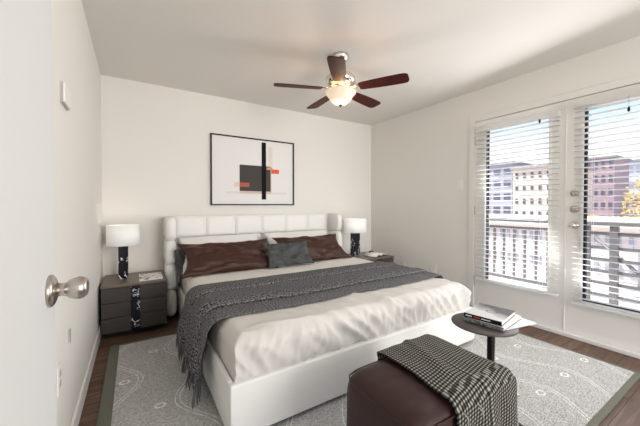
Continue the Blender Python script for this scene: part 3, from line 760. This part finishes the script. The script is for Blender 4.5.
# ================================================================= OTTOMAN + CHECK THROW
OX0, OX1, OY0, OY1, OZ = .768, 1.398, .628, 1.055, .432
ott = thing('ottoman', 'square dark brown leather ottoman in front of the bed', 'ottoman', ((OX0 + OX1) / 2, (OY0 + OY1) / 2, RZ))
bm = bmesh.new(); hx, hy = (OX1 - OX0) / 2, (OY1 - OY0) / 2
def sbox(bm, hx, hy, z0, z1, n, e=7.0, puff=.012, seed=1):
    t = bmesh.new(); bmesh.ops.create_cube(t, size=2); bmesh.ops.subdivide_edges(t, edges=t.edges[:], cuts=n, use_grid_fill=True)
    for v in t.verts:
        x, y, z = v.co; l = (abs(x) ** e + abs(y) ** e + abs(z) ** e) ** (1 / e); x, y, z = x / l, y / l, z / l
        q = 1 + puff * (1 - z * z); X = hx * x * q; Y = hy * y * q; Z = (z0 + z1) / 2 + z * (z1 - z0) / 2
        if z > .5: Z += .010 * (1 - x * x) * (1 - y * y) + .006 * nz(x * 2 + seed, y * 5, 2) * (1 - max(abs(x), abs(y)) ** 4) + .004 * nz(x * 12, y * 3, 5) * max(0, min(1, 1.3 - abs(x)))
        v.co = (X, Y, Z)
    for f in t.faces: f.smooth = True
    merge(bm, t)
sbox(bm, hx, hy, .015, OZ - RZ, 24); finish('upholstery', bm, M['leather_brown'], ott, True)
bm = bmesh.new(); pts = []
for i in range(49):                                    # seam piping round the top
    a = 2 * PI * i / 48; c_, s_ = math.cos(a), math.sin(a); l = (abs(c_) ** 7 + abs(s_) ** 7) ** (1 / 7); pts.append((hx * c_ / l * .985, hy * s_ / l * .985, OZ - RZ - .030))
tube(bm, pts, .0035, 6); finish('seam_piping', bm, M['leather_brown'], ott)
for x in (-hx + .07, hx - .07):
    for y in (-hy + .07, hy - .07):
        bm = bmesh.new(); lathe(bm, [(.02, 0), (.02, .018)], 14, (x, y, 0)); finish('foot', bm, M['black'], ott)

def check_pt(u, v):
    """v runs from behind the ottoman over its top and down the near face; u left to right"""
    x0, x1 = .985, 1.385; back = .05; top = OY1 - OY0; hang = .19 + .12 * (1 - u); Ltot = back + top + hang
    s = v * Ltot; ro = .045; x = x0 + (x1 - x0) * u
    z = OZ + .012; y = OY1 + .004
    if s < back: y = OY1 + .012; z = OZ - .028 - (back - s) * .6 + .035 * smooth01(s / back)
    elif s < back + top - ro: y = OY1 + .012 - (s - back); z = OZ + .014 - .008 * math.exp(-((s - back) / .03) ** 2)
    else:
        q = s - (back + top - ro)
        if q < ro * PI / 2: th = q / ro; y = OY0 + .0 + ro - .02 - ro * math.sin(th) + .012; z = OZ + .014 - ro * (1 - math.cos(th))
        else: y = OY0 - .008; z = OZ + .014 - ro - (q - ro * PI / 2)
    # puff follows the cushion
    xr = (x - (OX0 + OX1) / 2) / ((OX1 - OX0) / 2)
    yr = (y - (OY0 + OY1) / 2) / ((OY1 - OY0) / 2)
    if z > OZ - .01:
        z += .010 * max(0, 1 - xr * xr) * max(0, 1 - yr * yr) + .006 * nz(x * 14, y * 5, 1) + .004
        z += .016 * math.exp(-((x - 1.13 - (y - .8) * .25) / .03) ** 2) * smooth01((y - .65) * 4) * .7
        z -= .10 * max(0, (abs(xr) - .86)) ** 1.2 if u > .5 else 0
    else: y -= .006 + .014 * (.5 + .5 * math.sin(x * 42 + z * 8)) * smooth01((OZ - z) / .15) + .004 * nz(x * 20, z * 9, 3)
    x += (-.07 * (v - .25) if u < .5 else 0) * (1 - u) * 1.0 + .006 * nz(s * 9, u * 3, 6)
    if u > .88 and z < OZ - .02: x -= .0
    return (x, y, z)
ct = surf('checked_throw', check_pt, 60, 110, M['check'], thick=.005, uvs=(.42, .80), offset=1)
tag(ct, 'black and beige checked wool throw draped over the brown ottoman', 'blanket')
bm = bmesh.new()
for i in range(40):
    p = Vector(check_pt((i + .5) / 40, 1.0)); dz = .035 + .01 * random.random(); tube(bm, [p, p + Vector((.003 * random.uniform(-1, 1), -.003, -dz * .5)), p + Vector((.006 * random.uniform(-1, 1), -.002, -dz))], .0016, 5)
fo = finish('fringe', bm, mat('pale_fringe', (.42, .40, .36), .95), ct); fo['kind'] = 'stuff'
for (u, v) in ((.08, .64), (.30, .66), (.31, .68), (.56, .60)):
    bm = bmesh.new(); p = Vector(check_pt(u, v)) + Vector((0, -.002, .004)); q = Vector(check_pt(u + .03, v + .055)) + Vector((0, -.010, .006)); tube(bm, [p, (p + q) / 2 + Vector((.006, -.004, .004)), q], .0018, 5); finish('loose_thread', bm, fo.data.materials[0], ct)

# ================================================================= SIDE TABLE + BOOKS
TX, TY, TZ = 1.650, .905, .50
tb = thing('side_table', 'small round dark side table with black post beside the ottoman', 'side table', (TX, TY, RZ))
bm = bmesh.new(); lathe(bm, [(.001, TZ - RZ - .012), (.155, TZ - RZ - .012), (.165, TZ - RZ - .009), (.165, TZ - RZ - .002), (.162, TZ - RZ), (.001, TZ - RZ)], 64); finish('tabletop', bm, M['table_top'], tb)
bx('post', (.062, .090, -.014, .014, .008, TZ - RZ - .012), M['black'], tb, bevel=.002)
pc = bx('post_trim', (.090, .097, -.0145, .0145, .008, TZ - RZ - .013), M['chrome'], tb); pc['label'] = 'chrome strip along the post'
for a in (-12, 78, 168, 258):
    bm = bmesh.new(); t = bmesh.new(); box(t, .0, .235, -.009, .009, 0, .012, .002); merge(bm, t, Matrix.Translation((.07, 0, 0)) @ Matrix.Rotation(D(a), 4, 'Z')); finish('base_foot', bm, M['black'] if a != -12 else M['nickel'], tb)

def book(cx, cy, z, w, h, th, rz, spine, cover, label, marks=()):
    r = thing('book', label, 'book', (cx, cy, z), rz)
    bx('pages', (-w / 2 + .004, w / 2 - .003, -h / 2 + .003, h / 2 - .003, .002, th - .002), M['paper'], r)
    bm = bmesh.new(); box(bm, -w / 2, w / 2, -h / 2, h / 2, 0, .002); box(bm, -w / 2 - .001, -w / 2 + .003, -h / 2, h / 2, 0, th - .0002); finish('binding', bm, spine, r)
    bx('front_cover', (-w / 2, w / 2, -h / 2, h / 2, th - .002, th), cover, r)
    for (y0, y1, z0, z1, c) in marks:
        bx('spine_lettering', (-w / 2 - .0018, -w / 2 - .0008, -h / 2 + h * y0, -h / 2 + h * y1, z0 * th, z1 * th), c, r)
    return r
def photocover():
    m = mat('greyscale_photo_cover', (.8, .8, .78), .6, spec=.2); b = NB(m); P = m.node_tree.nodes['Principled BSDF']
    t = b.new('ShaderNodeTexCoord'); s = b.new('ShaderNodeSeparateXYZ'); b.link(t.outputs['Object'], s.inputs[0])
    f = b.math('MULTIPLY_ADD', s.outputs[0], 5.0, 0.62); f = b.math('SUBTRACT', f, b.math('MULTIPLY', s.outputs[1], 2.6))
    ns = b.new('ShaderNodeTexNoise'); ns.inputs['Scale'].default_value = 14; b.link(t.outputs['Object'], ns.inputs[0])
    f = b.math('ADD', f, b.math('MULTIPLY_ADD', ns.outputs[0], .5, -.25))
    r = b.new('ShaderNodeValToRGB'); e = r.color_ramp.elements; e[0].position = .35; e[0].color = (.66, .65, .64, 1); e[1].position = .95; e[1].color = (.09, .09, .095, 1)
    b.link(f, r.inputs[0])
    dx = b.math('ADD', s.outputs[0], -.005); dy = b.math('ADD', s.outputs[1], .005)
    d = b.math('SQRT', b.math('ADD', b.math('MULTIPLY', dx, dx), b.math('MULTIPLY', dy, dy)))
    rg = b.math('LESS_THAN', b.math('ABSOLUTE', b.math('SUBTRACT', d, b.math('MULTIPLY_ADD', ns.outputs[0], .03, .010))), .004)
    b.link(b.mix(b.math('MULTIPLY', rg, .7), r.outputs[0], (.08, .08, .08)), P.inputs['Base Color']); return m
WH = mat('white_print', (.8, .8, .8), .5); RD = mat('red_print', (.5, .05, .03), .5)
cov2 = mat('white_cover', (.78, .78, .77), .4); spn2 = mat('mottled_spine', (.35, .34, .32), .6, color2=(.02, .02, .02), vscale=60)
r = thing('magazine', 'pale loose magazine at bottom of the stack on the side table', 'magazine', (1.772, .858, TZ), D(-12))
bx('pages', (-.13, .125, -.095, .095, 0, .005), M['paper'], r); bx('cover', (-.131, .126, -.096, .096, .005, .006), mat('pale_blue_cover', (.62, .66, .70), .35), r)
book(1.722, .895, TZ + .006, .262, .205, .020, D(7), spn2, cov2, 'white book with mottled dark spine, middle of the side table stack')
book(1.715, .905, TZ + .026, .240, .190, .024, D(10), M['black'], photocover(), 'black spined book with greyscale photo cover topping the side table stack',
     marks=((.78, .95, .38, .62, WH), (.56, .72, .36, .64, RD), (.28, .52, .40, .60, WH)))

for o in list(COL.objects):
    if 'category' not in o.keys(): continue
    k = o.name.split('.')[0]
    g = {'bed_pillow': 'white bed pillows', 'table_lamp': 'bedside table lamps', 'nightstand': 'bedside nightstands', 'window_blind': 'blinds on the glazed doors',
         'apartment_building': 'apartment blocks outside', 'autumn_tree': 'trees outside', 'book': 'books on the side table', 'wall_outlet': 'low wall outlets'}.get(k)
    if k == 'throw_pillow' and 'brown satin' in o['label']: g = 'brown satin pillows'
    if g: o['group'] = g
